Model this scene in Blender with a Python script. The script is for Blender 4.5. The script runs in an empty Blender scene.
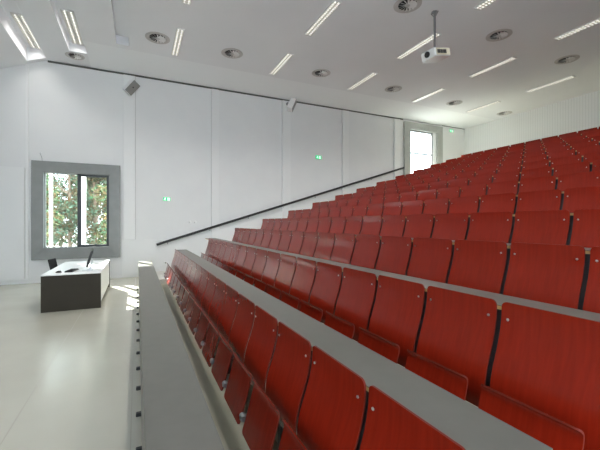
import bpy, bmesh, math, random
from mathutils import Vector, Matrix

random.seed(7)
SC = bpy.context.scene
COL = SC.collection
PI = math.pi

# ------------------------------------------------------------------ room measures (metres)
CAM_H = 1.8144
YAW = 25.2157                      # degrees, camera turned right of the row direction
CEIL = 6.756
Y_FAR = 12.815                     # inner face of the wall with the windows
Y_NEAR = -2.6
X_FRONT = -8.0
X_BACK = 15.62
X1, PITCH, RISE = 0.96, 0.93231, 0.28823      # first row back, row depth, row rise
SEAT, Y0 = 0.5646, 1.3246                     # seat pitch, a joint between two seats
BACK_H = 1.0739                               # top of a backrest above its own floor
ROWS = 14
ORD = ['', 'first', 'second', 'third', 'fourth', 'fifth', 'sixth', 'seventh', 'eighth', 'ninth', 'tenth',
       'eleventh', 'twelfth', 'thirteenth', 'fourteenth', 'fifteenth', 'sixteenth', 'seventeenth', 'eighteenth']

# ------------------------------------------------------------------ materials
def mat(name, color, rough=0.5, metal=0.0, spec=0.5, emit=None, emit_s=0.0, coat=0.0):
    m = bpy.data.materials.new(name)
    m.use_nodes = True
    b = m.node_tree.nodes['Principled BSDF']
    b.inputs['Base Color'].default_value = (*color, 1)
    b.inputs['Roughness'].default_value = rough
    b.inputs['Metallic'].default_value = metal
    b.inputs['Specular IOR Level'].default_value = spec
    b.inputs['Coat Weight'].default_value = coat
    if emit:
        b.inputs['Emission Color'].default_value = (*emit, 1)
        b.inputs['Emission Strength'].default_value = emit_s
    return m

def noise_tint(m, c0, c1, scale=(1, 1, 1), nscale=5.0, detail=4.0, coord='Object', bump=0.0, rough=None, distort=0.0):
    nt = m.node_tree
    b = nt.nodes['Principled BSDF']
    tc = nt.nodes.new('ShaderNodeTexCoord')
    mp = nt.nodes.new('ShaderNodeMapping')
    mp.inputs['Scale'].default_value = scale
    n = nt.nodes.new('ShaderNodeTexNoise')
    n.inputs['Scale'].default_value = nscale
    n.inputs['Detail'].default_value = detail
    n.inputs['Distortion'].default_value = distort
    r = nt.nodes.new('ShaderNodeValToRGB')
    r.color_ramp.elements[0].position = 0.3
    r.color_ramp.elements[1].position = 0.7
    r.color_ramp.elements[0].color = (*c0, 1)
    r.color_ramp.elements[1].color = (*c1, 1)
    L = nt.links.new
    L(tc.outputs[coord], mp.inputs['Vector'])
    L(mp.outputs['Vector'], n.inputs['Vector'])
    L(n.outputs['Fac'], r.inputs['Fac'])
    L(r.outputs['Color'], b.inputs['Base Color'])
    if bump:
        bp = nt.nodes.new('ShaderNodeBump')
        bp.inputs['Strength'].default_value = bump
        bp.inputs['Distance'].default_value = 0.01
        L(n.outputs['Fac'], bp.inputs['Height'])
        L(bp.outputs['Normal'], b.inputs['Normal'])
    if rough:
        mr = nt.nodes.new('ShaderNodeMapRange')
        mr.inputs['To Min'].default_value, mr.inputs['To Max'].default_value = rough
        L(n.outputs['Fac'], mr.inputs['Value'])
        L(mr.outputs['Result'], b.inputs['Roughness'])
    return m

M = {}
M['wall'] = noise_tint(mat('wall_paint', (.8, .8, .8), .6), (.775, .785, .79), (.80, .81, .81), nscale=1.5)
M['front_wall'] = mat('front_wall_grey', (.52, .52, .52), .6)
M['pilaster'] = mat('pilaster_paint', (.82, .83, .83), .55)
M['ceiling'] = noise_tint(mat('ceiling_paint', (.76, .77, .79), .8, spec=.2), (.79, .80, .82), (.82, .83, .85), nscale=.6)
M['dark_gap'] = mat('shadow_gap_black', (.10, .10, .095), .8)
M['red_ply'] = noise_tint(mat('red_stained_plywood', (.36, .03, .02), .20, spec=.32), (.225, .0135, .0045), (.275, .017, .006),
                          scale=(6, 22, 1.3), nscale=2.2, detail=6, rough=(.15, .22), distort=.4)
M['red_edge'] = mat('red_plywood_cut_edge', (.15, .014, .006), .6, spec=.2)
M['grey_lam'] = noise_tint(mat('grey_laminate', (.3, .29, .26), .38, spec=.4), (.108, .104, .088), (.12, .115, .098), nscale=9)
M['ply_core'] = mat('birch_plywood_edge', (.55, .38, .15), .5)
M['black_metal'] = mat('black_steel', (.012, .013, .014), .4, .0)
M['screw'] = mat('chrome_screw', (.62, .60, .55), .35, .9)
M['bracket'] = mat('zinc_bracket', (.30, .31, .32), .35, .8)
M['floor'] = noise_tint(mat('floor_linoleum', (.5, .5, .45), .3, spec=.85), (.47, .455, .385), (.51, .495, .42), nscale=.9, detail=8, rough=(.19, .26))
M['step'] = noise_tint(mat('step_bounce_linoleum', (.4, .39, .34), .4), (.58, .57, .53), (.63, .62, .57), nscale=1.2)  # made paler than the tiers to bounce light up to the ceiling
M['tier'] = noise_tint(mat('olive_tier_shaded_linoleum', (.3, .28, .2), .4), (.27, .255, .185), (.32, .30, .225), nscale=1.2)  # same linoleum as the stairs, with shade darkened into its colour
M['seam'] = mat('floor_seam', (.33, .31, .26), .6)
M['casing'] = noise_tint(mat('grey_window_metal', (.27, .28, .275), .42, .35), (.215, .22, .212), (.245, .25, .24), nscale=4)
M['casing_pale'] = noise_tint(mat('pale_window_metal', (.40, .41, .39), .42, .2), (.38, .39, .37), (.43, .44, .42), nscale=4)
M['dark_frame'] = mat('dark_window_sash', (.05, .055, .058), .4, .4)
M['white'] = mat('white_lacquer', (.84, .85, .86), .35)
M['white_out'] = mat('white_outdoor_paint', (.86, .86, .85), .5)
M['taupe'] = noise_tint(mat('dark_taupe_panel', (.04, .034, .026), .45, spec=.2), (.038, .032, .023), (.044, .037, .027), nscale=3)
M['black'] = mat('black_plastic', (.010, .010, .011), .35)
M['black_fabric'] = mat('black_fabric', (.012, .012, .013), .85)
M['alu'] = mat('brushed_aluminium', (.62, .64, .66), .3, .8)
M['handrail'] = mat('black_handrail_paint', (.010, .010, .010), .35)
M['grille'] = mat('grey_speaker_grille', (.27, .27, .26), .7)
M['plastic'] = mat('white_plastic', (.86, .87, .87), .4)
M['diff_plate'] = mat('diffuser_plate', (.52, .50, .49), .5)
M['vane'] = mat('diffuser_vane', (.74, .73, .72), .5)
M['void'] = mat('duct_black', (.012, .013, .013), .8)
M['tube'] = mat('fluorescent_tube', (1, 1, 1), .5, emit=(1, .97, .88), emit_s=1.1)
M['louvre'] = mat('louvre_metal', (.72, .71, .66), .3, .4)
M['lam_frame'] = mat('luminaire_frame', (.68, .68, .67), .5)
M['green'] = mat('exit_green', (.0, .42, .16), .4, emit=(.0, .60, .22), emit_s=.55)
M['sign_white'] = mat('exit_white', (.9, .95, .92), .4, emit=(.85, 1, .92), emit_s=.8)
M['lens'] = mat('projector_lens_glass', (.008, .008, .010), .08)
M['yellowed'] = mat('cream_port_panel', (.62, .58, .44), .5)
M['bark'] = noise_tint(mat('tree_bark', (.2, .14, .1), .9), (.16, .11, .08), (.28, .21, .16), nscale=9)
M['lawn'] = noise_tint(mat('courtyard_paving', (.3, .3, .3), .9), (.26, .26, .26), (.34, .34, .33), nscale=3)

def leaf_mat(name, a, b):
    m = mat(name, a, .7, spec=.08)
    nt = m.node_tree
    bs = nt.nodes['Principled BSDF']
    g = nt.nodes.new('ShaderNodeNewGeometry')
    r = nt.nodes.new('ShaderNodeValToRGB')
    r.color_ramp.elements[0].color = (*a, 1)
    r.color_ramp.elements[1].color = (*b, 1)
    e = r.color_ramp.elements.new(.985)
    e.color = (.16, .095, .05, 1)
    r.color_ramp.elements[1].position = .85
    nt.links.new(g.outputs['Random Per Island'], r.inputs['Fac'])
    nt.links.new(r.outputs['Color'], bs.inputs['Base Color'])
    return m
M['leaf1'] = leaf_mat('green_leaves', (.07, .17, .09), (.17, .31, .17))
M['leaf2'] = leaf_mat('bluish_green_leaves', (.11, .20, .14), (.22, .34, .25))

def glass_mat():
    m = bpy.data.materials.new('window_glass')
    m.use_nodes = True
    nt = m.node_tree
    nt.nodes.clear()
    o = nt.nodes.new('ShaderNodeOutputMaterial')
    mx = nt.nodes.new('ShaderNodeMixShader')
    t = nt.nodes.new('ShaderNodeBsdfTransparent')
    t.inputs['Color'].default_value = (.93, .97, .96, 1)
    g = nt.nodes.new('ShaderNodeBsdfGlossy')
    g.inputs['Roughness'].default_value = .02
    mx.inputs[0].default_value = .05
    nt.links.new(t.outputs[0], mx.inputs[1])
    nt.links.new(g.outputs[0], mx.inputs[2])
    nt.links.new(mx.outputs[0], o.inputs['Surface'])
    return m
M['glass'] = glass_mat()

def slat_wall():
    m = mat('slatted_wall_panel', (.82, .83, .83), .55)
    nt = m.node_tree
    b = nt.nodes['Principled BSDF']
    tc = nt.nodes.new('ShaderNodeTexCoord')
    w = nt.nodes.new('ShaderNodeTexWave')
    w.bands_direction = 'Y'
    w.inputs['Scale'].default_value = 3.2
    w.inputs['Distortion'].default_value = 0
    r = nt.nodes.new('ShaderNodeValToRGB')
    r.color_ramp.elements[0].position = .0
    r.color_ramp.elements[1].position = .12
    r.color_ramp.elements[0].color = (.70, .71, .71, 1)
    r.color_ramp.elements[1].color = (.83, .84, .84, 1)
    nt.links.new(tc.outputs['Object'], w.inputs['Vector'])
    nt.links.new(w.outputs['Fac'], r.inputs['Fac'])
    nt.links.new(r.outputs['Color'], b.inputs['Base Color'])
    return m
M['slat'] = slat_wall()

def perforated():
    m = mat('perforated_ceiling_panel', (.74, .755, .77), .8, spec=.2)
    nt = m.node_tree
    b = nt.nodes['Principled BSDF']
    tc = nt.nodes.new('ShaderNodeTexCoord')
    v = nt.nodes.new('ShaderNodeTexVoronoi')
    v.inputs['Scale'].default_value = 22
    v.inputs['Randomness'].default_value = 0
    r = nt.nodes.new('ShaderNodeValToRGB')
    r.color_ramp.elements[0].position = .22
    r.color_ramp.elements[1].position = .26
    r.color_ramp.elements[0].color = (.42, .43, .44, 1)
    r.color_ramp.elements[1].color = (.86, .875, .89, 1)
    nt.links.new(tc.outputs['Object'], v.inputs['Vector'])
    nt.links.new(v.outputs['Distance'], r.inputs['Fac'])
    nt.links.new(r.outputs['Color'], b.inputs['Base Color'])
    return m
M['perf'] = perforated()

# ------------------------------------------------------------------ mesh builder
class MB:
    def __init__(self):
        self.v, self.f, self.m = [], [], []

    def add(self, vs, fs, k=0):
        o = len(self.v)
        self.v += [tuple(p) for p in vs]
        self.f += [tuple(i + o for i in f) for f in fs]
        self.m += [k] * len(fs)
        return self

    def box(self, x0, x1, y0, y1, z0, z1, k=0, mtx=None):
        vs = [Vector((x, y, z)) for z in (z0, z1) for y in (y0, y1) for x in (x0, x1)]
        if mtx:
            vs = [mtx @ p for p in vs]
        return self.add(vs, [(0, 2, 3, 1), (4, 5, 7, 6), (0, 1, 5, 4), (2, 6, 7, 3), (0, 4, 6, 2), (1, 3, 7, 5)], k)

    def prism(self, poly, axis, a, b, k=0):
        """polygon in the two other axes, extruded along axis from a to b"""
        n = len(poly)
        def P(p, t):
            return {'x': (t, p[0], p[1]), 'y': (p[0], t, p[1]), 'z': (p[0], p[1], t)}[axis]
        vs = [P(p, a) for p in poly] + [P(p, b) for p in poly]
        fs = [tuple(range(n - 1, -1, -1)), tuple(range(n, 2 * n))]
        fs += [(i, (i + 1) % n, n + (i + 1) % n, n + i) for i in range(n)]
        return self.add(vs, fs, k)

    def tube(self, pts, r, seg=10, k=0, cap=True):
        pts = [Vector(p) for p in pts]
        rs = r if isinstance(r, (list, tuple)) else [r] * len(pts)
        rings = []
        for i, p in enumerate(pts):
            d = (pts[min(i + 1, len(pts) - 1)] - pts[max(i - 1, 0)]).normalized()
            u = d.orthogonal().normalized() if abs(d.z) < .99 else Vector((1, 0, 0))
            if abs(d.z) < .99:
                u = d.cross(Vector((0, 0, 1))).normalized()
            w = d.cross(u)
            rings.append([p + (u * math.cos(2 * PI * j / seg) + w * math.sin(2 * PI * j / seg)) * rs[i] for j in range(seg)])
        vs = [q for ring in rings for q in ring]
        fs = []
        for i in range(len(pts) - 1):
            for j in range(seg):
                a, b = i * seg + j, i * seg + (j + 1) % seg
                fs.append((a, b, b + seg, a + seg))
        if cap:
            fs.append(tuple(range(seg - 1, -1, -1)))
            fs.append(tuple(range(len(vs) - seg, len(vs))))
        return self.add(vs, fs, k)

    def build(self, name, mats, parent=None, loc=(0, 0, 0), smooth=False, bevel=0.0, segs=2, rot=None):
        if not isinstance(mats, (list, tuple)):
            mats = [mats]
        me = bpy.data.meshes.new(name)
        me.from_pydata(self.v, [], self.f)
        for m in mats:
            me.materials.append(m)
        for p, k in zip(me.polygons, self.m):
            p.material_index = k
        bm = bmesh.new()
        bm.from_mesh(me)
        if not getattr(self, 'open', False):
            bmesh.ops.recalc_face_normals(bm, faces=bm.faces)
        if bevel:
            es = [e for e in bm.edges if len(e.link_faces) == 2 and e.calc_face_angle(0) > .6]
            bmesh.ops.bevel(bm, geom=es, offset=bevel, segments=segs, affect='EDGES', profile=.5, clamp_overlap=True)
        bm.to_mesh(me)
        bm.free()
        if smooth:
            for p in me.polygons:
                p.use_smooth = True
            me.set_sharp_from_angle(angle=math.radians(38))
        o = bpy.data.objects.new(name, me)
        o.location = loc
        if rot:
            o.rotation_euler = rot
        COL.objects.link(o)
        if parent:
            o.parent = parent
        return o

def thing(name, label, cat, loc=(0, 0, 0), rotz=0.0, group=None):
    o = bpy.data.objects.new(name, None)
    o.empty_display_size = .1
    o.location = loc
    o.rotation_euler = (0, 0, rotz)
    COL.objects.link(o)
    return tag(o, label, cat, group)

def tag(o, label, cat, group=None):
    o['label'] = label
    o['category'] = cat
    if group:
        o['group'] = group
    return o

def struct(o):
    o['kind'] = 'structure'
    return o

def copy_tree(o, parent=None):
    c = o.copy()
    COL.objects.link(c)
    if parent:
        c.parent = parent
    for ch in [x for x in o.children]:
        copy_tree(ch, c)
    return c

# ------------------------------------------------------------------ shell
def panel_holes(mb, axes, us, vs, holes, pos, k=0, zf=None):
    """flat sheet on a grid with rectangular holes; axes 'xz' at y=pos, 'xy' at z=pos (or zf(x))"""
    for i in range(len(us) - 1):
        for j in range(len(vs) - 1):
            u0, u1, v0, v1 = us[i], us[i + 1], vs[j], vs[j + 1]
            cu, cv = (u0 + u1) / 2, (v0 + v1) / 2
            if any(a < cu < b and c < cv < d for a, b, c, d in holes):
                continue
            kk = k(cu, cv) if callable(k) else k
            if axes == 'xz':
                q = [(u0, pos, v0), (u1, pos, v0), (u1, pos, v1), (u0, pos, v1)]
            else:
                q = [(u0, v1, zf(u0)), (u1, v1, zf(u1)), (u1, v0, zf(u1)), (u0, v0, zf(u0))]
            mb.add(q, [(0, 1, 2, 3)], kk)

# floor of the front area
f = MB()
f.box(X_FRONT, 1.2, Y_NEAR, Y_FAR, -.15, 0)
struct(f.build('floor', M['floor']))
s = MB()
s.box(-1.016, -1.006, Y_NEAR, Y_FAR - .1, -.01, .0008)
s.box(-.052, -.044, Y_NEAR, Y_FAR - .1, -.01, .0008)
struct(s.build('trim_1', M['seam']))

# stepped seating tiers and the aisle stairs along the window wall
def riser_x(k):            # front of the tier of row k (k >= 2)
    return X1 + (k - 2) * PITCH + .085
Y_TIER = 10.96
poly = [(.375, 0), (.375, .0015), (riser_x(2), .0015)]  # thin slab paints the shaded main floor darker under the first row
for k in range(2, ROWS + 2):
    z = (k - 1) * RISE
    poly.append((riser_x(k), z))
    poly.append((riser_x(k + 1) if k <= ROWS else X_BACK, z))
poly.append((X_BACK, 0))
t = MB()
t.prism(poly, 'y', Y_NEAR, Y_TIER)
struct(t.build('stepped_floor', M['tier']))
poly = []
x = riser_x(2) - PITCH / 2
z = 0
poly.append((x, 0))
n = 0
while n < 2 * ROWS:
    z += RISE / 2
    poly.append((x, z))
    n += 1
    x = x + PITCH / 2 if n < 2 * ROWS else X_BACK
    poly.append((x, z))
poly.append((X_BACK, 0))
t = MB()
t.prism(poly, 'y', Y_TIER, Y_FAR)
struct(t.build('aisle_stairs', M['step']))

# window wall, with its two openings
WALL_T = .30
W1 = (-2.57, -.81, 1.03, 3.36)
W2 = (11.84, 13.62, 3.98, 6.32)
w = MB()
def wall_piece(x0, x1, z0, z1):
    w.box(x0, x1, Y_FAR, Y_FAR + WALL_T, z0, z1)
wall_piece(X_FRONT, W1[0], 0, CEIL)
wall_piece(W1[0], W1[1], 0, W1[2])
wall_piece(W1[0], W1[1], W1[3], CEIL)
wall_piece(W1[1], W2[0], 0, CEIL)
wall_piece(W2[0], W2[1], 0, W2[2])
wall_piece(W2[0], W2[1], W2[3], CEIL)
wall_piece(W2[1], X_BACK + .3, 0, CEIL)
struct(w.build('wall_left', M['wall']))

# pilaster strips and the sloping plinth under the handrail
def rail_z(x):
    return 1.067 + (x - .602) * (RISE / PITCH)
pil = MB()
for (a, b) in ((-.405, -.055), (2.46, 2.72), (5.24, 5.59), (8.05, 8.36), (10.90, 11.22)):
    zb = 1.25 if a < 1 else rail_z(a) - .55
    pil.box(a, b, Y_FAR - .07, Y_FAR + .01, zb, CEIL - .07)
pil.box(-3.0, -2.93, Y_FAR - .03, Y_FAR + .01, .1, CEIL - .1)
shade_strips = MB()  # grey strips painted in for the shadow lines beside the pilasters
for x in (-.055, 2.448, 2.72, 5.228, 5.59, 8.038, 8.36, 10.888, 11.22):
    shade_strips.box(x, x + .012, Y_FAR - .004, Y_FAR + .01, 1.25 if x < 1 else rail_z(x) - .4, CEIL - .07)
struct(shade_strips.build('trim_7', mat('pilaster_shadow_line_grey', (.48, .48, .475), .7)))
struct(pil.build('trim_2', M['pilaster'], bevel=.004, segs=1))
pl = MB()
pl.prism([(-.45, .0), (11.3, rail_z(11.3) - 1.2), (11.3, rail_z(11.3) - .42), (1.15, rail_z(1.15) - .12), (.9, 1.25), (-.45, 1.25)], 'y', Y_FAR - .02, Y_FAR + .01)
struct(pl.build('trim_3', M['pilaster']))
gap = MB()
gap.box(-2.46, 11.45, Y_FAR - .012, Y_FAR + .01, CEIL - .055, CEIL)
gap.box(14.0, X_BACK, Y_FAR - .012, Y_FAR + .01, CEIL - .03, CEIL)
struct(gap.build('trim_4', M['dark_gap']))
bs = MB()
bs.box(X_FRONT, .5, Y_FAR - .012, Y_FAR + .01, 0, .06)
struct(bs.build('baseboard_left', M['pilaster']))

# remaining walls (behind the camera and the front of the hall)
w = MB()
w.box(X_BACK, X_BACK + .3, Y_NEAR, Y_FAR + .3, 0, CEIL)
struct(w.build('wall_back', M['slat']))
w = MB()
NEAR_FILL = [(-7.9, -5.8), (-1.5, 1.3), (1.9, 4.4)]       # unseen tall window openings added behind the camera for fill daylight
xs = [X_FRONT - .3] + [c for p in NEAR_FILL for c in p] + [X_BACK + .3]
for i in range(0, len(xs), 2):
    w.box(xs[i], xs[i + 1], Y_NEAR - .3, Y_NEAR, 0, CEIL)
for a, b in NEAR_FILL:
    w.box(a, b, Y_NEAR - .3, Y_NEAR, 0, .4 if a < -5 else 1.0)
    w.box(a, b, Y_NEAR - .3, Y_NEAR, 5.4 if a < -5 else 4.8, CEIL)
struct(w.build('wall_right', M['wall']))
w = MB()
w.box(X_FRONT - .3, X_FRONT, Y_NEAR - .3, Y_FAR + .3, 0, CEIL)
struct(w.build('wall_front', M['front_wall']))

# ceiling, sloping down over the front, with three deep light slots
CREASE = -2.46
def cz(x):
    return CEIL if x >= CREASE else CEIL - (CREASE - x) * .40
SLOTS = [(-2.93, -2.47, 6.9, 12.62), (-1.76, -1.32, 6.9, 11.82), (-.52, -.20, 6.9, 10.80)]
c = MB()
c.open = True
us = sorted({X_FRONT - .3, CREASE, X_BACK + .3} | {q for r_ in SLOTS for q in r_[:2]})
vs = sorted({Y_NEAR - .3, Y_FAR + .3, 11.02} | {q for r_ in SLOTS for q in r_[2:]})
panel_holes(c, 'xy', us, vs, SLOTS, 0, k=lambda u, v: 1 if (v > 11.02 and u > -1.3) else 0, zf=cz)
D = .24
for (a, b, y0, y1) in SLOTS:
    za, zb = cz(a), cz(b)
    t_ = max(za, zb) + D
    c.add([(a, y0, za), (a, y1, za), (a, y1, t_), (a, y0, t_)], [(0, 1, 2, 3)])
    c.add([(b, y0, zb), (b, y1, zb), (b, y1, t_), (b, y0, t_)], [(3, 2, 1, 0)])
    c.add([(a, y0, za), (b, y0, zb), (b, y0, t_), (a, y0, t_)], [(3, 2, 1, 0)])
    c.add([(a, y1, za), (b, y1, zb), (b, y1, t_), (a, y1, t_)], [(0, 1, 2, 3)])
    c.add([(a, y0, t_), (b, y0, t_), (b, y1, t_), (a, y1, t_)], [(0, 3, 2, 1)])
struct(c.build('ceiling', [M['ceiling'], M['perf']]))

# ------------------------------------------------------------------ windows
def window(name, x0, x1, z0, z1, W, casing, sashes, bar=None):
    root = bpy.data.objects.new(name, None)
    root.location = ((x0 + x1) / 2, Y_FAR, z0)
    COL.objects.link(root)
    struct(root)
    ox, oz = root.location.x, root.location.z
    A, B, C0, D0 = x0 - ox, x1 - ox, 0, z1 - oz
    a, b, cc, d = W[0] - ox, W[1] - ox, W[2] - oz, W[3] - oz
    y0, y1 = -.085, .01
    m = MB()          # four mitred boards of the casing and their reveals
    for q in ([(A, C0), (B, C0), (b, cc), (a, cc)], [(B, C0), (B, D0), (b, d), (b, cc)], [(B, D0), (A, D0), (a, d), (b, d)], [(A, D0), (A, C0), (a, cc), (a, d)]):
        m.prism(q, 'y', y0, y1)
    m.build('window_casing', casing, root, bevel=.004, segs=1)
    m = MB()
    for q in ((a, a + .015, cc, d), (b - .015, b, cc, d), (a, b, cc, cc + .015), (a, b, d - .015, d)):
        m.box(q[0], q[1], y0 + .002, WALL_T, q[2], q[3])
    m.build('window_reveal', casing, root)
    for (s0, s1, wd, mm) in sashes:
        m = MB()
        e0, e1, f0, f1 = s0 - ox, s1 - ox, cc + .015, d - .015
        for q in ((e0, e0 + wd, f0, f1), (e1 - wd, e1, f0, f1), (e0 + wd, e1 - wd, f0, f0 + wd), (e0 + wd, e1 - wd, f1 - wd, f1)):
            m.box(q[0], q[1], .05, .12, q[2], q[3])
        if bar:
            m.box(e0 + wd, e1 - wd, .06, .11, bar - oz - .03, bar - oz + .03)
        sash = m.build('window_sash', mm, root, bevel=.004, segs=1)
        g = MB()
        g.box(e0 + wd, e1 - wd, .084, .088, f0 + wd, f1 - wd)
        g.build('window_pane', M['glass'], sash)
    return root

window('window_1', -2.855, -.495, .69, 3.68, W1, M['casing'], [(-2.555, -1.68, .018, M['casing']), (-1.68, -.825, .07, M['dark_frame'])])
window('window_2', 11.49, 13.97, 3.65, 6.64, W2, M['casing_pale'], [(11.855, 13.40, .06, M['casing'])], bar=5.2)
m = MB()
m.box(13.40, 13.605, .0, .14, 4.0, 6.3)
struct(m.build('trim_5', M['white'], loc=(0, Y_FAR, 0)))
m = MB()
m.box(-1.70, -1.60, Y_FAR + .03, Y_FAR + .135, W1[2] + .012, W1[3] - .012)
struct(m.build('trim_6', M['dark_frame'], bevel=.006, segs=1))

# ------------------------------------------------------------------ seats
PROFILE = [(0.004, 0), (.006, -.05), (0, -.12), (-.017, -.20), (-.042, -.28), (-.070, -.36), (-.090, -.44), (-.097, -.51), (-.094, -.575), (-.082, -.63)]
PAN = [(-.286, -.756), (-.280, -.735), (-.262, -.68), (-.240, -.60), (-.218, -.52), (-.200, -.455), (-.193, -.425), (-.194, -.405), (-.201, -.392), (-.213, -.386)]

def refine(pts, n):
    out = []
    for i in range(len(pts) - 1):
        p0, p1, p2, p3 = pts[max(i - 1, 0)], pts[i], pts[i + 1], pts[min(i + 2, len(pts) - 1)]
        for k in range(n):
            t = k / n
            out.append(tuple(.5 * ((2 * b) + (-a + cc) * t + (2 * a - 5 * b + 4 * cc - d) * t * t + (-a + 3 * b - 3 * cc + d) * t ** 3) for a, b, cc, d in zip(p0, p1, p2, p3)))
    out.append(pts[-1])
    return out

def sheet(profile, half, r0, r1, th, z_off, dish=0.0):
    """bent plywood: front face toward -X, rounded corners of radius r0 at the start and r1 at the end"""
    pts = refine(profile, 3)
    S = [0]
    for i in range(1, len(pts)):
        S.append(S[-1] + math.dist(pts[i], pts[i - 1]))
    tot = S[-1]
    def at(s_):
        s_ = min(max(s_, 0), tot)
        for i in range(1, len(S)):
            if s_ <= S[i] + 1e-9:
                t_ = (s_ - S[i - 1]) / (S[i] - S[i - 1])
                return Vector((pts[i - 1][0] + (pts[i][0] - pts[i - 1][0]) * t_, pts[i - 1][1] + (pts[i][1] - pts[i - 1][1]) * t_))
    ss = [r0 * (1 - math.cos(PI / 2 * k / 5)) for k in range(5)]
    ss += [r0 + (tot - r0 - r1) * k / 18 for k in range(19)]
    ss += [tot - r1 + r1 * math.sin(PI / 2 * k / 5) for k in range(1, 6)]
    cols = 6
    F, Bk = [], []
    for s_ in ss:
        p = at(s_)
        d = (at(s_ + .004) - at(s_ - .004)).normalized()
        nrm = Vector((-d.y, d.x))
        if nrm.x > 0:
            nrm = -nrm
        h = half
        if s_ < r0:
            h = half - r0 + math.sqrt(max(r0 * r0 - (r0 - s_) ** 2, 0))
        if s_ > tot - r1:
            h = half - r1 + math.sqrt(max(r1 * r1 - (s_ - tot + r1) ** 2, 0))
        fr, bk = [], []
        for c_ in range(cols + 1):
            yy = h * (2 * c_ / cols - 1)
            q = p + nrm * (-dish * (1 - (yy / half) ** 2))
            fr.append((q.x, yy, q.y + z_off))
            q2 = q - nrm * th
            bk.append((q2.x, yy, q2.y + z_off))
        F.append(fr)
        Bk.append(bk)
    mb = MB()
    R, Cn = len(ss), cols + 1
    vs = [v for r_ in F for v in r_] + [v for r_ in Bk for v in r_]
    N = R * Cn
    face, edge = [], []
    for i in range(R - 1):
        for j in range(cols):
            a = i * Cn + j
            face.append((a, a + 1, a + Cn + 1, a + Cn))
            face.append((N + a, N + a + Cn, N + a + Cn + 1, N + a + 1))
        for j in (0, cols):
            a = i * Cn + j
            edge.append((a, a + Cn, N + a + Cn, N + a))
    for j in range(cols):
        edge.append((j, j + 1, N + j + 1, N + j))
        a = (R - 1) * Cn + j
        edge.append((a, a + 1, N + a + 1, N + a))
    o = len(mb.v)
    mb.add(vs, face, 0)
    mb.f += edge
    mb.m += [1] * len(edge)
    return mb

GAP = .034
HALF = (SEAT - GAP) / 2
def make_seat():
    t = thing('tip_up_seat', '', 'seat')
    b = sheet(PROFILE, HALF, .032, .03, .010, BACK_H).build('backrest', [M['red_ply'], M['red_edge']], t, smooth=True)
    for sy in (-1, 1):
        sc = MB()
        sc.tube([(-.001, sy * (HALF - .042), BACK_H - .095), (-.005, sy * (HALF - .042), BACK_H - .095), (-.007, sy * (HALF - .042), BACK_H - .095)], [.008, .008, .005], 8)
        sc.build('screw', M['screw'], b, smooth=True)
    sheet(PAN, .238, .03, .03, .010, BACK_H).build('seat_pan', [M['red_ply'], M['red_edge']], t, smooth=True)
    for side in (-1, 1):
        make_post(t, side)
    return t

def make_post(t, side):
    """half of the steel post shared with the neighbouring seat, and its half of the pivot"""
    e = side * SEAT / 2
    i = side * (SEAT / 2 - .0272)
    lo, hi = min(e, i), max(e, i)
    p = MB()
    p.box(.019, .062, lo, hi, .0, .43)
    p.prism([(x + .017, BACK_H + z) for x, z in [(.004, -.0545)] + PROFILE[2:]] + [(.062, .43), (.062, BACK_H - .0545)], 'y', lo, hi)
    p.box(-.09, .04, lo, hi, .385, .42)
    p.box(-.05, .075, lo, hi, 0, .012)
    o = p.build('support_post', M['black_metal'], t)
    h = MB()
    i = side * (SEAT / 2 - .012)
    h.box(-.285, -.07, min(e, i), max(e, i), .385, .41)
    h.tube([(-.262, e, .400), (-.262, side * (SEAT / 2 - .03), .400)], .022, 10)
    h.build('hinge_bracket', M['bracket'], o, smooth=True)
    return o

proto = make_seat()
used = False
def row_x(k):
    return X1 + (k - 1) * PITCH
def n_seats(k):
    return 17 if k <= 2 else 18
n_made = 0
for k in range(1, ROWS + 1):
    N = n_seats(k)
    for i in range(1, N + 1):                       # counted from the window wall
        yc = Y0 + SEAT * (N - 1) - SEAT * i + SEAT / 2 - SEAT * 0
        if yc < .443 * row_x(k) - 1.7:
            continue
        if not used:
            o, used = proto, True
        else:
            o = copy_tree(proto)
        o.location = (row_x(k), yc, (k - 1) * RISE)
        o['label'] = 'red plywood tip-up seat in the %s row from the floor, %s from the left wall' % (ORD[k], ORD[i])
        o['group'] = 'red tip-up seats in the tiered rows'
        if k > 1:
            for ch in o.children:
                if ch.name.startswith('seat_pan'):
                    ch.location = (-.010, 0, -.034)
        n_made += 1
print('seats', n_made)

# ------------------------------------------------------------------ writing desks fixed behind each row
Y_LO = Y0 - SEAT - .06
def y_end(k):
    return Y0 + SEAT * (n_seats(k) - 1) + .02
def writing_desk(k):
    """desk of row k, standing behind the backs of row k-1"""
    zt = (k - 2) * RISE + BACK_H - .029
    x0 = row_x(k - 1) + .022
    t = thing('writing_desk', 'long narrow grey writing desk fixed behind the %s row of red seats' % ORD[k - 1], 'desk',
              (x0, Y_LO, zt - .025), group='long grey writing desks between the rows')
    L = y_end(k) - Y_LO
    m = MB()
    m.box(0, .300, 0, L, .021, .025)
    m.build('desktop', M['grey_lam'], t)
    m = MB()
    m.box(0, .300, 0, L, 0, .021)
    m.build('plywood_core', M['ply_core'], t)
    return t
for k in range(2, ROWS + 1):
    writing_desk(k)

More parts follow.
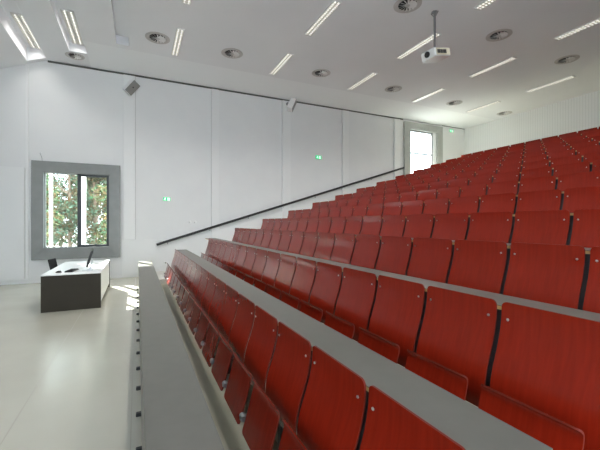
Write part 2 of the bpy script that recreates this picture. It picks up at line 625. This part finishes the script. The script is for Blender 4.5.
# front desk with modesty panel and feet
zt = BACK_H - .029 - RISE
t = thing('front_desk', 'long grey front desk running before the first row of red seats', 'desk', (.035, Y_LO, 0))
L = y_end(1) - Y_LO + .1
m = MB()
m.box(0, .335, 0, L, zt - .028, zt)
m.build('desktop', M['grey_lam'], t, bevel=.002, segs=1)
m = MB()
m.box(.0, .020, .004, L - .004, .035, zt - .028)
m.build('modesty_panel', M['grey_lam'], t)
for j in range(-1, 17):
    y = Y0 + SEAT * j - Y_LO
    m = MB()
    m.box(-.045, .10, y - .022, y + .022, .0, .035)
    m.build('foot', M['black_metal'], t, bevel=.006, segs=1)
    m = MB()
    m.box(.03, .29, y - .012, y + .012, zt - .085, zt - .028)
    m.build('support_arm', M['black_metal'], t)

# dark floor outlet between the front desk and the first row
m = MB()
m.box(-.06, .06, -.26, .26, 0, .05)
fo = m.build('floor_box', M['black'], loc=(.79, 11.42, 0), bevel=.004)
tag(fo, 'small dark floor box at the far end of the first row by the stairs', 'floor box')

# ------------------------------------------------------------------ handrail
t = thing('handrail', 'black handrail climbing the white window wall beside the stairs', 'handrail', (.602, Y_FAR, 1.067))
m = MB()
Lr = 11.44 - .602
sl = RISE / PITCH
m.tube([(0, -.07, 0), (Lr * .5, -.07, Lr * .5 * sl), (Lr, -.07, Lr * sl)], .043, 12)
m.build('rail', M['handrail'], t, smooth=True)
for i in range(8):
    xx = .35 + i * 1.44
    m = MB()
    m.tube([(xx, .0, xx * sl - .09), (xx, -.07, xx * sl - .09), (xx, -.07, xx * sl - .03)], .009, 6)
    m.build('wall_bracket', M['handrail'], t)

# ------------------------------------------------------------------ ceiling luminaires
def make_luminaire(length=1.5, wd=.17, tubes=2):
    t = thing('ceiling_luminaire', '', 'ceiling light')
    fr = MB()
    for q in ((-wd / 2 - .012, -wd / 2, -length / 2, length / 2), (wd / 2, wd / 2 + .012, -length / 2, length / 2),
              (-wd / 2 - .012, wd / 2 + .012, -length / 2 - .012, -length / 2), (-wd / 2 - .012, wd / 2 + .012, length / 2, length / 2 + .012)):
        fr.box(q[0], q[1], q[2], q[3], -.03, 0)
    fr.box(-wd / 2, wd / 2, -length / 2, length / 2, -.004, 0)
    fr.build('frame', M['lam_frame'], t)
    for sx in (-1, 1):
        tb = MB()
        tb.tube([(sx * wd * .26, -length / 2 + .03, -.017), (sx * wd * .26, length / 2 - .03, -.017)], .011, 8)
        tb.build('fluorescent_tube', M['tube'], t, smooth=True)
    lv = MB()
    n = int(length / .075)
    for i in range(1, n):
        y = -length / 2 + length * i / n
        lv.box(-wd / 2, wd / 2, y - .0125, y + .0125, -.032, -.018 + .012)
    lv.box(-.010, .010, -length / 2, length / 2, -.032, -.004)
    lv.build('louvre', M['louvre'], t)
    la = bpy.data.lights.new('luminaire_light', 'AREA')
    la.shape = 'RECTANGLE'
    la.size, la.size_y = wd * .9, length * .95
    la.energy = LUM_W * (length / 1.5 if wd < .2 else .35)
    la.spread = math.radians(115)
    la.color = (1, .98, .94)
    lo = bpy.data.objects.new('luminaire_light', la)
    lo.location = (0, 0, -.034)
    COL.objects.link(lo)
    lo.parent = t
    return t

LUM_W = 22.0
lum = make_luminaire()
first = True
COLX = [1.0, 4.05, 7.1, 10.19, 13.3]
ROWY = [10.02, 7.37, 4.72, 2.07]
COLN = ['nearest the front', 'second from the front', 'third from the front', 'fourth from the front', 'nearest the back wall']
ROWN = ['nearest the window wall', 'second from the window wall', 'third from the window wall', 'farthest from the window wall']
for i, x in enumerate(COLX):
    for j, y in enumerate(ROWY):
        if y < .443 * x - 1.2 or (j == 3):
            continue
        if first:
            o, first = lum, False
        else:
            o = copy_tree(lum)
        o.location = (x, y, CEIL)
        o['label'] = 'long slim ceiling light in line %s, %s' % (COLN[i], ROWN[j])
        o['group'] = 'slim louvred ceiling lights'

# luminaires inside the deep slots over the front of the hall
for (x, y0, y1, zz, lab) in ((-2.68, 10.75, 12.58, cz(-2.47) + D, 'ceiling light set in the sloping slot nearest the front'),
                             (-1.54, 10.05, 11.78, CEIL + D, 'ceiling light in the deep slot beside the sloping ceiling')):
    o = make_luminaire(y1 - y0, .26)
    o.name = 'slot_luminaire'
    o.location = (x, (y0 + y1) / 2, zz)
    o['label'] = lab

# ------------------------------------------------------------------ swirl diffusers
def make_diffuser():
    t = thing('ceiling_vent', '', 'air vent')
    R0, R1, seg = .31, .205, 36
    p = MB()
    prof = [(R0, 0), (R0, -.006), (R0 - .02, -.014), (R1 + .012, -.010), (R1, -.002), (R1, 0)]
    vs, fs = [], []
    for i in range(seg):
        a = 2 * PI * i / seg
        vs += [(r_ * math.cos(a), r_ * math.sin(a), z_) for r_, z_ in prof]
    n = len(prof)
    for i in range(seg):
        for j in range(n):
            a, b = i * n + j, i * n + (j + 1) % n
            c_, d_ = ((i + 1) % seg) * n + (j + 1) % n, ((i + 1) % seg) * n + j
            fs.append((a, b, c_, d_))
    p.add(vs, fs)
    p.build('face_plate', M['diff_plate'], t, smooth=True)
    v = MB()
    v.tube([(0, 0, 0), (0, 0, -.0015)], R1 + .004, 28)
    v.build('duct_opening', M['void'], t)
    b = MB()
    nb = 14
    for i in range(nb):
        a = 2 * PI * i / nb
        ca, sa = math.cos(a), math.sin(a)
        def P(r_, w_, z_):
            return (r_ * ca - w_ * sa, r_ * sa + w_ * ca, z_)
        q = [P(.05, -.008, -.003), P(R1, -.024, -.003), P(R1, .026, -.034), P(.05, .010, -.022)]
        q2 = [(x_, y_, z_ - .003) for x_, y_, z_ in q]
        b.add(q + q2, [(0, 1, 2, 3), (7, 6, 5, 4), (0, 4, 5, 1), (1, 5, 6, 2), (2, 6, 7, 3), (3, 7, 4, 0)])
    b.build('swirl_vanes', M['vane'], t)
    h = MB()
    h.tube([(0, 0, 0), (0, 0, -.026), (0, 0, -.034)], [.055, .055, .04], 18)
    h.build('hub', M['diff_plate'], t, smooth=True)
    return t

vent = make_diffuser()
VENTS = [(-1.665, 12.12, 'round ceiling vent at the end of the light slot nearest the corner', .8),
         (.50, 10.0, 'round swirl ceiling vent beside the light nearest the front', 1),
         (2.51, 9.98, 'round swirl ceiling vent in the window side line, third from the front', 1),
         (5.50, 10.04, 'round swirl ceiling vent in the window side line, fourth from the front', 1),
         (8.57, 10.10, 'round swirl ceiling vent in the window side line, fifth from the front', 1),
         (11.84, 10.2, 'round swirl ceiling vent in the window side line, second from the back', 1),
         (15.0, 10.2, 'faint round ceiling vent in the bright corner by the back wall', 1),
         (5.55, 6.06, 'round swirl ceiling vent just left of the projector pole', 1),
         (8.63, 6.02, 'round swirl ceiling vent right of the projector in the middle line', 1.0),
         (11.78, 6.04, 'round swirl ceiling vent farthest right, near the back wall', 1.0)]
for i, (x, y, lab, sc_) in enumerate(VENTS):
    o = vent if i == 0 else copy_tree(vent)
    o.location = (x, y, CEIL)
    o.rotation_euler.z = random.uniform(0, 1)
    o.scale = (sc_, sc_, sc_)
    o['label'] = lab
    o['group'] = 'round swirl vents in the ceiling'

# ------------------------------------------------------------------ projector on its pole
t = thing('projector', 'white video projector hanging from the ceiling on a grey pole', 'projector', (6.32, 6.0, CEIL))
m = MB()
m.tube([(0, 0, 0), (0, 0, -.89)], .028, 12)
m.build('pole', M['bracket'], t, smooth=True)
m = MB()
m.tube([(0, 0, 0), (0, 0, -.012)], .075, 16)
for a in range(4):
    ca, sa = math.cos(a * PI / 2 + .4), math.sin(a * PI / 2 + .4)
    m.tube([(.09 * ca, .09 * sa, -.004), (.022 * ca, .022 * sa, -.10)], .010, 6)
m.build('ceiling_flange', M['bracket'], t, smooth=True)
PIV, TILT = (0, 0, -.885), (0, math.radians(-11), 0)
m = MB()
m.box(-.12, .12, -.10, .10, -.03, .0)
m.build('mount_plate', M['bracket'], t, loc=PIV, rot=TILT, bevel=.004)
m = MB()
BX0, BX1, BY0, BY1, BZ0, BZ1 = -.25, .25, -.20, .20, -.215, -.03
m.box(BX0, BX1, BY0, BY1, BZ0, BZ1)
m.build('body', M['plastic'], t, loc=PIV, rot=TILT, bevel=.018, segs=3, smooth=True)
m = MB()
m.tube([(BX0 - .03, .0, -.115), (BX0 + .02, .0, -.115)], .068, 20)
ln = m.build('lens_barrel', M['black'], t, loc=PIV, rot=TILT, smooth=True)
m = MB()
m.tube([(BX0 - .034, .0, -.115), (BX0 - .03, .0, -.115)], .050, 20)
m.build('lens_glass', M['lens'], ln, smooth=True)
m = MB()
m.box(BX0 + .06, BX1 - .012, BY0 - .012, BY0 + .01, BZ0 + .02, BZ1 - .015)
pp = m.build('port_panel', M['yellowed'], t, loc=PIV, rot=TILT, bevel=.003)
m = MB()
for (a, b) in ((.0, .10), (.11, .17), (.18, .29)):
    m.box(BX0 + .08 + a, BX0 + .08 + b, BY0 - .016, BY0, BZ0 + .05, BZ1 - .05)
m.build('sockets', M['black'], pp)
m = MB()
m.box(BX0 + .02, BX1, BY0 - .006, BY1 + .006, BZ0 - .004, BZ0 + .012)
m.build('base_trim', M['alu'], t, loc=PIV, rot=TILT)

# ------------------------------------------------------------------ loudspeakers on the wall
def speaker(loc, N, Lx, lab):
    N = Vector(N).normalized()
    Lx = Vector(Lx)
    Lx = (Lx - N * Lx.dot(N)).normalized()
    S = N.cross(Lx)
    mt = Matrix((Lx, S, N)).transposed().to_4x4()      # local x long side, z out of the grille
    t = thing('wall_speaker', lab, 'loudspeaker', loc, group='white loudspeakers on the pilasters')
    m = MB()
    m.box(-.23, .23, -.135, .135, -.22, 0, mtx=mt)
    m.build('cabinet', M['plastic'], t, bevel=.01)
    m = MB()
    m.box(-.222, .222, -.127, .127, 0, .012, mtx=mt)
    g = m.build('grille', M['grille'], t, bevel=.003)
    m = MB()
    m.tube([mt @ Vector((.02, 0, .010)), mt @ Vector((.02, 0, .016))], .022, 12)
    m.build('badge', M['black'], g)
    m = MB()
    back = mt @ Vector((0, 0, -.21))
    wl = Vector((back.x, Y_FAR - .07 - loc[1], back.z + .05))
    m.tube([back, wl], .022, 8)
    m.tube([wl - Vector((0, .02, 0)), wl], .07, 14)
    m.build('wall_mount', M['bracket'], t, smooth=True)
speaker((-.13, 12.42, 6.17), (.36, -.85, -.40), (.55, .05, .85), 'white loudspeaker with grey grille on the pilaster right of the large window')
speaker((5.62, 12.47, 6.44), (.80, -.50, -.35), (.35, .10, .93), 'white loudspeaker high on the middle pilaster, seen from its side')

# ------------------------------------------------------------------ exit signs
def exit_sign(x, z, lab, w_=.25, h_=.13):
    t = thing('exit_sign', lab, 'exit sign', (x, Y_FAR, z), group='green exit signs on the window wall')
    m = MB()
    m.box(-w_ / 2, w_ / 2, -.05, 0, -h_ / 2, h_ / 2)
    m.build('sign_box', M['plastic'], t, bevel=.004)
    m = MB()
    m.box(-w_ / 2 + .006, w_ / 2 - .006, -.054, -.049, -h_ / 2 + .006, h_ / 2 - .006)
    p = m.build('green_panel', M['green'], t)
    y0, y1 = -.058, -.053
    m = MB()      # running figure going right towards a doorway
    def bar(p0, p1, wd):
        a, b = Vector(p0), Vector(p1)
        d = (b - a).normalized()
        n_ = Vector((-d.y, d.x)) * wd / 2
        m.prism([tuple(a + n_), tuple(a - n_), tuple(b - n_), tuple(b + n_)], 'y', y0, y1)
    m.prism([(-.050 + .011 * math.cos(q * PI / 4), .040 + .011 * math.sin(q * PI / 4)) for q in range(8)], 'y', y0, y1)
    bar((-.052, .028), (-.064, -.006), .020)
    bar((-.052, .024), (-.030, .006), .009)
    bar((-.056, .024), (-.080, .014), .009)
    bar((-.062, -.004), (-.042, -.022), .011)
    bar((-.044, -.020), (-.050, -.050), .010)
    bar((-.066, -.004), (-.082, -.026), .011)
    bar((-.082, -.026), (-.104, -.030), .010)
    m.build('running_figure', M['sign_white'], p)
    m = MB()
    m.box(.015, .100, y0, y1, -.052, .046)
    m.build('doorway_mark', M['sign_white'], p)
    m = MB()
    m.box(.026, .060, -.061, -.057, -.010, .010)
    m.prism([(.058, -.026), (.092, 0), (.058, .026)], 'y', -.061, -.057)
    m.build('arrow_mark', M['green'], p)
exit_sign(.93, 2.63, 'green exit sign low on the wall right of the large window')
exit_sign(6.87, 4.55, 'green exit sign halfway up the wall above the black handrail', .29, .16)
exit_sign(14.62, 6.53, 'green exit sign under the ceiling right of the upper window', .29, .15)

# ------------------------------------------------------------------ wall fittings
def round_plate(x, z, lab, grp):
    t = thing('wall_switch', lab, 'switch', (x, Y_FAR, z), group=grp)
    m = MB()
    m.tube([(0, 0, 0), (0, -.012, 0), (0, -.018, 0)], [.052, .052, .044], 20)
    m.build('cover_plate', M['plastic'], t, smooth=True)
    m = MB()
    m.tube([(0, -.015, 0), (0, -.045, 0), (0, -.052, 0)], [.030, .028, .02], 16)
    m.build('knob', M['plastic'], t, smooth=True)
round_plate(1.706, 1.838, 'left of two round white wall switches above the handrail', 'round wall switches')
round_plate(1.878, 1.838, 'right of two round white wall switches above the handrail', 'round wall switches')
t = thing('power_socket', 'small white power socket low on the wall beside the stairs', 'socket', (.89, Y_FAR - .02, .43))
m = MB()
m.box(-.05, .05, -.02, 0, -.05, .05)
m.build('cover_plate', M['plastic'], t, bevel=.006)
m = MB()
m.tube([(0, -.021, 0), (0, -.0185, 0)], .026, 16)
m.build('socket_insert', M['grille'], t)

t = thing('wire_hook', 'tiny wire hook on the wall above the large window', 'hook', (-2.63, Y_FAR, 3.86))
m = MB()
m.tube([(0, 0, .07), (-.02, -.03, .05), (.01, -.04, -.02), (.03, -.03, -.10), (.03, -.01, -.18)], .006, 6)
m.build('wire', M['bracket'], t, smooth=True)
m = MB()
m.tube([(0, 0, .07), (0, -.012, .07)], .022, 10)
m.build('rosette', M['plastic'], t)

# white board panel at the left edge
t = thing('wall_board', 'tall white wall panel at the left, beside the large window', 'panel', (-4.2, Y_FAR, .136))
m = MB()
m.box(-1.3, 1.18, -.07, -.012, 0, 3.315)
m.build('panel_board', M['pilaster'], t, bevel=.006)
m = MB()
m.box(1.10, 1.20, -.02, 0, .02, 3.29)
m.build('edge_rail', M['lam_frame'], t)

# ------------------------------------------------------------------ teacher's desk and what stands on it
DX0, DX1, DY0, DY1, DT = -1.75, -.70, 8.50, 11.20, .757
t = thing('teacher_desk', "long teacher's desk with white top and dark end panel below the large window", 'desk', (DX0, DY0, 0))
w_, l_ = DX1 - DX0, DY1 - DY0
m = MB()
m.box(0, w_, -.006, l_ + .006, DT - .022, DT)
m.build('desktop', M['white'], t, bevel=.002, segs=1)
m = MB()
m.box(0, w_, 0, .045, 0, DT - .022)
m.build('end_panel', M['taupe'], t)
m = MB()
m.box(0, w_, l_ - .045, l_, 0, DT - .022)
m.build('end_panel', M['taupe'], t)
m = MB()
m.box(w_ - .035, w_ - .012, .045, l_ - .045, .10, DT - .022)
m.build('side_panel', M['white'], t)
m = MB()
m.box(w_ - .10, w_ - .06, .045, l_ - .045, 0, .10)
m.build('plinth', M['black'], t)
m = MB()
m.box(.30, w_ - .05, .06, .50, .12, DT - .03)
dc = m.build('drawer_unit', M['taupe'], t)
for i in range(3):
    m = MB()
    m.box(.280, .298, .07, .49, .14 + i * .195, .32 + i * .195)
    d_ = m.build('drawer', M['white'], dc)
    m = MB()
    m.box(.268, .280, .22, .34, .225 + i * .195, .237 + i * .195)
    m.build('handle', M['alu'], d_)

t = thing('monitor', "thin black computer monitor seen edge-on on the teacher's desk", 'monitor', (-1.0, 8.98, DT), math.radians(4))
m = MB()
rot = Matrix.Translation((.0, 0, .10)) @ Matrix.Rotation(math.radians(17), 4, 'Y')
m.box(-.022, .022, -.27, .27, .0, .36, mtx=rot)
m.build('screen_case', M['black'], t, bevel=.006)
m = MB()
m.box(-.026, -.0215, -.255, .255, .02, .345, mtx=rot)
m.build('screen', M['lens'], t)
m = MB()
m.prism([(-.02, .008), (.055, .008), (.075, .03), (.105, .22), (.085, .225), (.04, .05)], 'y', -.07, .07)
m.build('stand_arm', M['alu'], t, bevel=.003)
m = MB()
m.box(-.10, .11, -.12, .12, 0, .009)
m.build('stand_foot', M['alu'], t, bevel=.003)

t = thing('keyboard', "black keyboard lying on the teacher's desk", 'keyboard', (-1.29, 8.98, DT), math.radians(-8))
m = MB()
m.box(-.075, .075, -.22, .22, 0, .022)
m.build('keyboard_case', M['black'], t, bevel=.006)
m = MB()
for r_ in range(5):
    for c_ in range(14):
        m.box(-.066 + r_ * .027, -.044 + r_ * .027, -.205 + c_ * .0295, -.180 + c_ * .0295, .021, .029)
m.build('keys', M['black_fabric'], t)
m = MB()
m.v = []
t = thing('computer_mouse', "black computer mouse left of the keyboard on the teacher's desk", 'mouse', (-1.50, 8.80, DT))
for nm, (xa, xb), mm in (('shell', (-.055, .055), M['black']),):
    m = MB()
    seg, rg = 14, 6
    vs = []
    for i in range(rg + 1):
        a = PI / 2 * i / rg
        for j in range(seg):
            b = 2 * PI * j / seg
            vs.append((.058 * math.cos(a) * math.cos(b), .036 * math.cos(a) * math.sin(b), .038 * math.sin(a)))
    fs = [(i * seg + j, i * seg + (j + 1) % seg, (i + 1) * seg + (j + 1) % seg, (i + 1) * seg + j) for i in range(rg) for j in range(seg)]
    fs.append(tuple(range(seg - 1, -1, -1)))
    m.add(vs, fs)
    m.build(nm, mm, t, smooth=True)
m = MB()
m.tube([(.03, -.004, .034), (.03, .004, .034)], .008, 8)
m.build('scroll_wheel', M['grille'], t)

# chair behind the desk
t = thing('office_chair', "black chair behind the teacher's desk, pushed under its left side", 'chair', (-1.70, 10.74, 0), math.radians(-10))
m = MB()
m.box(-.22, .22, -.22, .22, .43, .47)
m.build('seat', M['black_fabric'], t, bevel=.015)
m = MB()
rb = Matrix.Translation((-.22, 0, .55)) @ Matrix.Rotation(math.radians(-13), 4, 'Y')
m.box(-.015, .015, -.215, .215, 0, .34, mtx=rb)
m.build('backrest', M['black_fabric'], t, bevel=.012)
for sx in (-1, 1):
    for sy in (-1, 1):
        m = MB()
        m.tube([(sx * .19, sy * .19, .43), (sx * .21, sy * .21, 0)], .011, 8)
        m.build('leg', M['alu'], t, smooth=True)
for sy in (-1, 1):
    m = MB()
    m.tube([(-.19, sy * .18, .44), (-.235, sy * .18, .55), (-.29, sy * .18, .80)], .010, 8)
    m.build('back_support', M['alu'], t, smooth=True)

# ------------------------------------------------------------------ outside the windows
g = MB()
g.box(-40, 40, Y_FAR + .3, 60, -.5, -.15)
g.box(-40, X_FRONT - .3, -40, Y_FAR + .3, -.5, -.15)
struct(g.build('ground', M['lawn']))

def post(x, y, r_, h_, lab):
    m = MB()
    m.box(-r_, r_, -r_, r_, 0, h_)
    m.box(-r_ - .05, r_ + .05, -r_ - .05, r_ + .05, 0, .04)
    tag(m.build('white_post', M['white_out'], loc=(x, y, -.15), bevel=.006), lab, 'post', 'white posts outside the window')
post(-2.60, 14.0, .045, 5.5, 'white post outside, seen through the left pane of the large window')
post(-1.665, 14.0, .06, 5.5, 'white post outside, seen at the left of the right window pane')

def tree(x, y, h, r_, n, mleaf, lab, seed, base=.15):
    rnd = random.Random(seed)
    t = thing('tree', lab, 'tree', (x, y, -.15), group='leafy trees outside the window')
    m = MB()
    m.tube([(0, 0, 0), (.08, .03, h * .35), (-.05, 0, h * .7), (0, 0, h * .93)], [.10, .08, .05, .02], 8)
    tr = m.build('trunk', M['bark'], t, smooth=True)
    for i in range(7):
        a = rnd.uniform(0, 2 * PI)
        z0 = h * rnd.uniform(.2, .7)
        m = MB()
        m.tube([(0, 0, z0), (r_ * .4 * math.cos(a), r_ * .4 * math.sin(a), z0 + .35), (r_ * .8 * math.cos(a), r_ * .8 * math.sin(a), z0 + .9)], [.04, .028, .01], 6)
        m.build('branch', M['bark'], t, smooth=True)
    m = MB()
    clumps = []
    for i in range(42):
        z = rnd.uniform(base, 1.0)
        rr = r_ * (1 - max(0, z - .45) ** 1.4 * 1.6) * math.sqrt(rnd.random())
        a = rnd.uniform(0, 2 * PI)
        clumps.append((rr * math.cos(a), rr * math.sin(a), z * h, rnd.uniform(.25, .45)))
    for i in range(n):
        cx, cy, c_z, cr = clumps[i % len(clumps)]
        d = Vector((rnd.gauss(0, 1), rnd.gauss(0, 1), rnd.gauss(0, 1))).normalized() * cr * rnd.random() ** .4
        p = Vector((cx, cy, c_z)) + d
        s_ = rnd.uniform(.07, .13)
        u = Vector((rnd.gauss(0, 1), rnd.gauss(0, 1), rnd.gauss(0, 1))).normalized()
        v = u.orthogonal().normalized()
        m.add([p - u * s_, p + v * s_ * .5, p + u * s_, p - v * s_ * .5], [(0, 1, 2, 3)])
    m.open = True
    m.build('crown', mleaf, t)
tree(-3.95, 17.0, 5.1, 1.15, 6000, M['leaf1'], 'nearest green tree outside, in the left pane of the large window', 1)
tree(-.35, 17.0, 5.6, 1.15, 6000, M['leaf1'], 'nearest green tree outside, at the right edge of the large window', 2)
tree(-1.95, 20.2, 6.3, 1.2, 6500, M['leaf2'], 'bluish green tree outside, behind the middle of the large window', 3)
for i, (x, y, h, r_) in enumerate(((-5.0, 20.2, 6.4, 1.2), (-3.5, 23.5, 7.4, 1.2), (-.45, 23.5, 7.4, 1.2), (-5.6, 27.2, 8.4, 1.5), (-1.9, 27.2, 8.6, 1.5))):
    tree(x, y, h, r_, 5000, M['leaf2'], 'tall pale green tree behind the nearest trees outside the large window', 10 + i)

t = thing('hedge', 'long dense green hedge far outside, filling the bottom of the large window view', 'hedge', (-4.0, 30.5, -.15))
m = MB()
m.open = True
rnd = random.Random(99)
for i in range(9000):
    p = Vector((rnd.uniform(-6, 6), rnd.gauss(0, .35), 5.2 * rnd.random() ** .8 + .3 * math.sin(i)))
    p.z = max(p.z, .05)
    s_ = rnd.uniform(.10, .18)
    u = Vector((rnd.gauss(0, 1), rnd.gauss(0, 1), rnd.gauss(0, 1))).normalized()
    v = u.orthogonal().normalized()
    m.add([p - u * s_, p + v * s_ * .5, p + u * s_, p - v * s_ * .5], [(0, 1, 2, 3)])
m.build('foliage', M['leaf2'], t)
m = MB()
for i in range(25):
    x = -5.9 + i * .49
    m.tube([(x, 0, 0), (x + .05, 0, 2.2), (x - .05, .05, 4.3)], [.05, .035, .012], 6)
m.build('stems', M['bark'], t, smooth=True)

# ------------------------------------------------------------------ light
world = bpy.data.worlds.new('daylight')
SC.world = world
world.use_nodes = True
nt = world.node_tree
bg = nt.nodes['Background']
bg.inputs['Color'].default_value = (.80, .91, 1.0, 1)
bg.inputs['Strength'].default_value = 5.0

sun = bpy.data.lights.new('sun', 'SUN')
sun.energy = 34
sun.angle = math.radians(.6)
sun.color = (1, .96, .88)
so = bpy.data.objects.new('sun', sun)
so.rotation_euler = Vector((.44, -1.0, -.665)).to_track_quat('-Z', 'Y').to_euler()
so.location = (-10, 30, 20)
COL.objects.link(so)

# ------------------------------------------------------------------ camera
cam = bpy.data.cameras.new('camera')
cam.sensor_width = 36
cam.lens = 346.03 / 600 * 36
cam.shift_y = -2.33 / 600
cam.clip_start = .05
co = bpy.data.objects.new('camera', cam)
co.location = (0, 0, CAM_H)
co.rotation_euler = (math.radians(90), 0, math.radians(-YAW))
COL.objects.link(co)
SC.camera = co

vs_ = SC.view_settings
vs_.view_transform = 'Standard'
vs_.look = 'None'
vs_.gamma = 1
vs_.use_curve_mapping = False
vs_.exposure = .68
SC.cycles.max_bounces = 12
SC.cycles.diffuse_bounces = 8
SC.cycles.transparent_max_bounces = 16
SC.cycles.use_denoising = True
SC.cycles.sample_clamp_indirect = 8
SC.cycles.caustics_reflective = False
SC.cycles.caustics_refractive = False
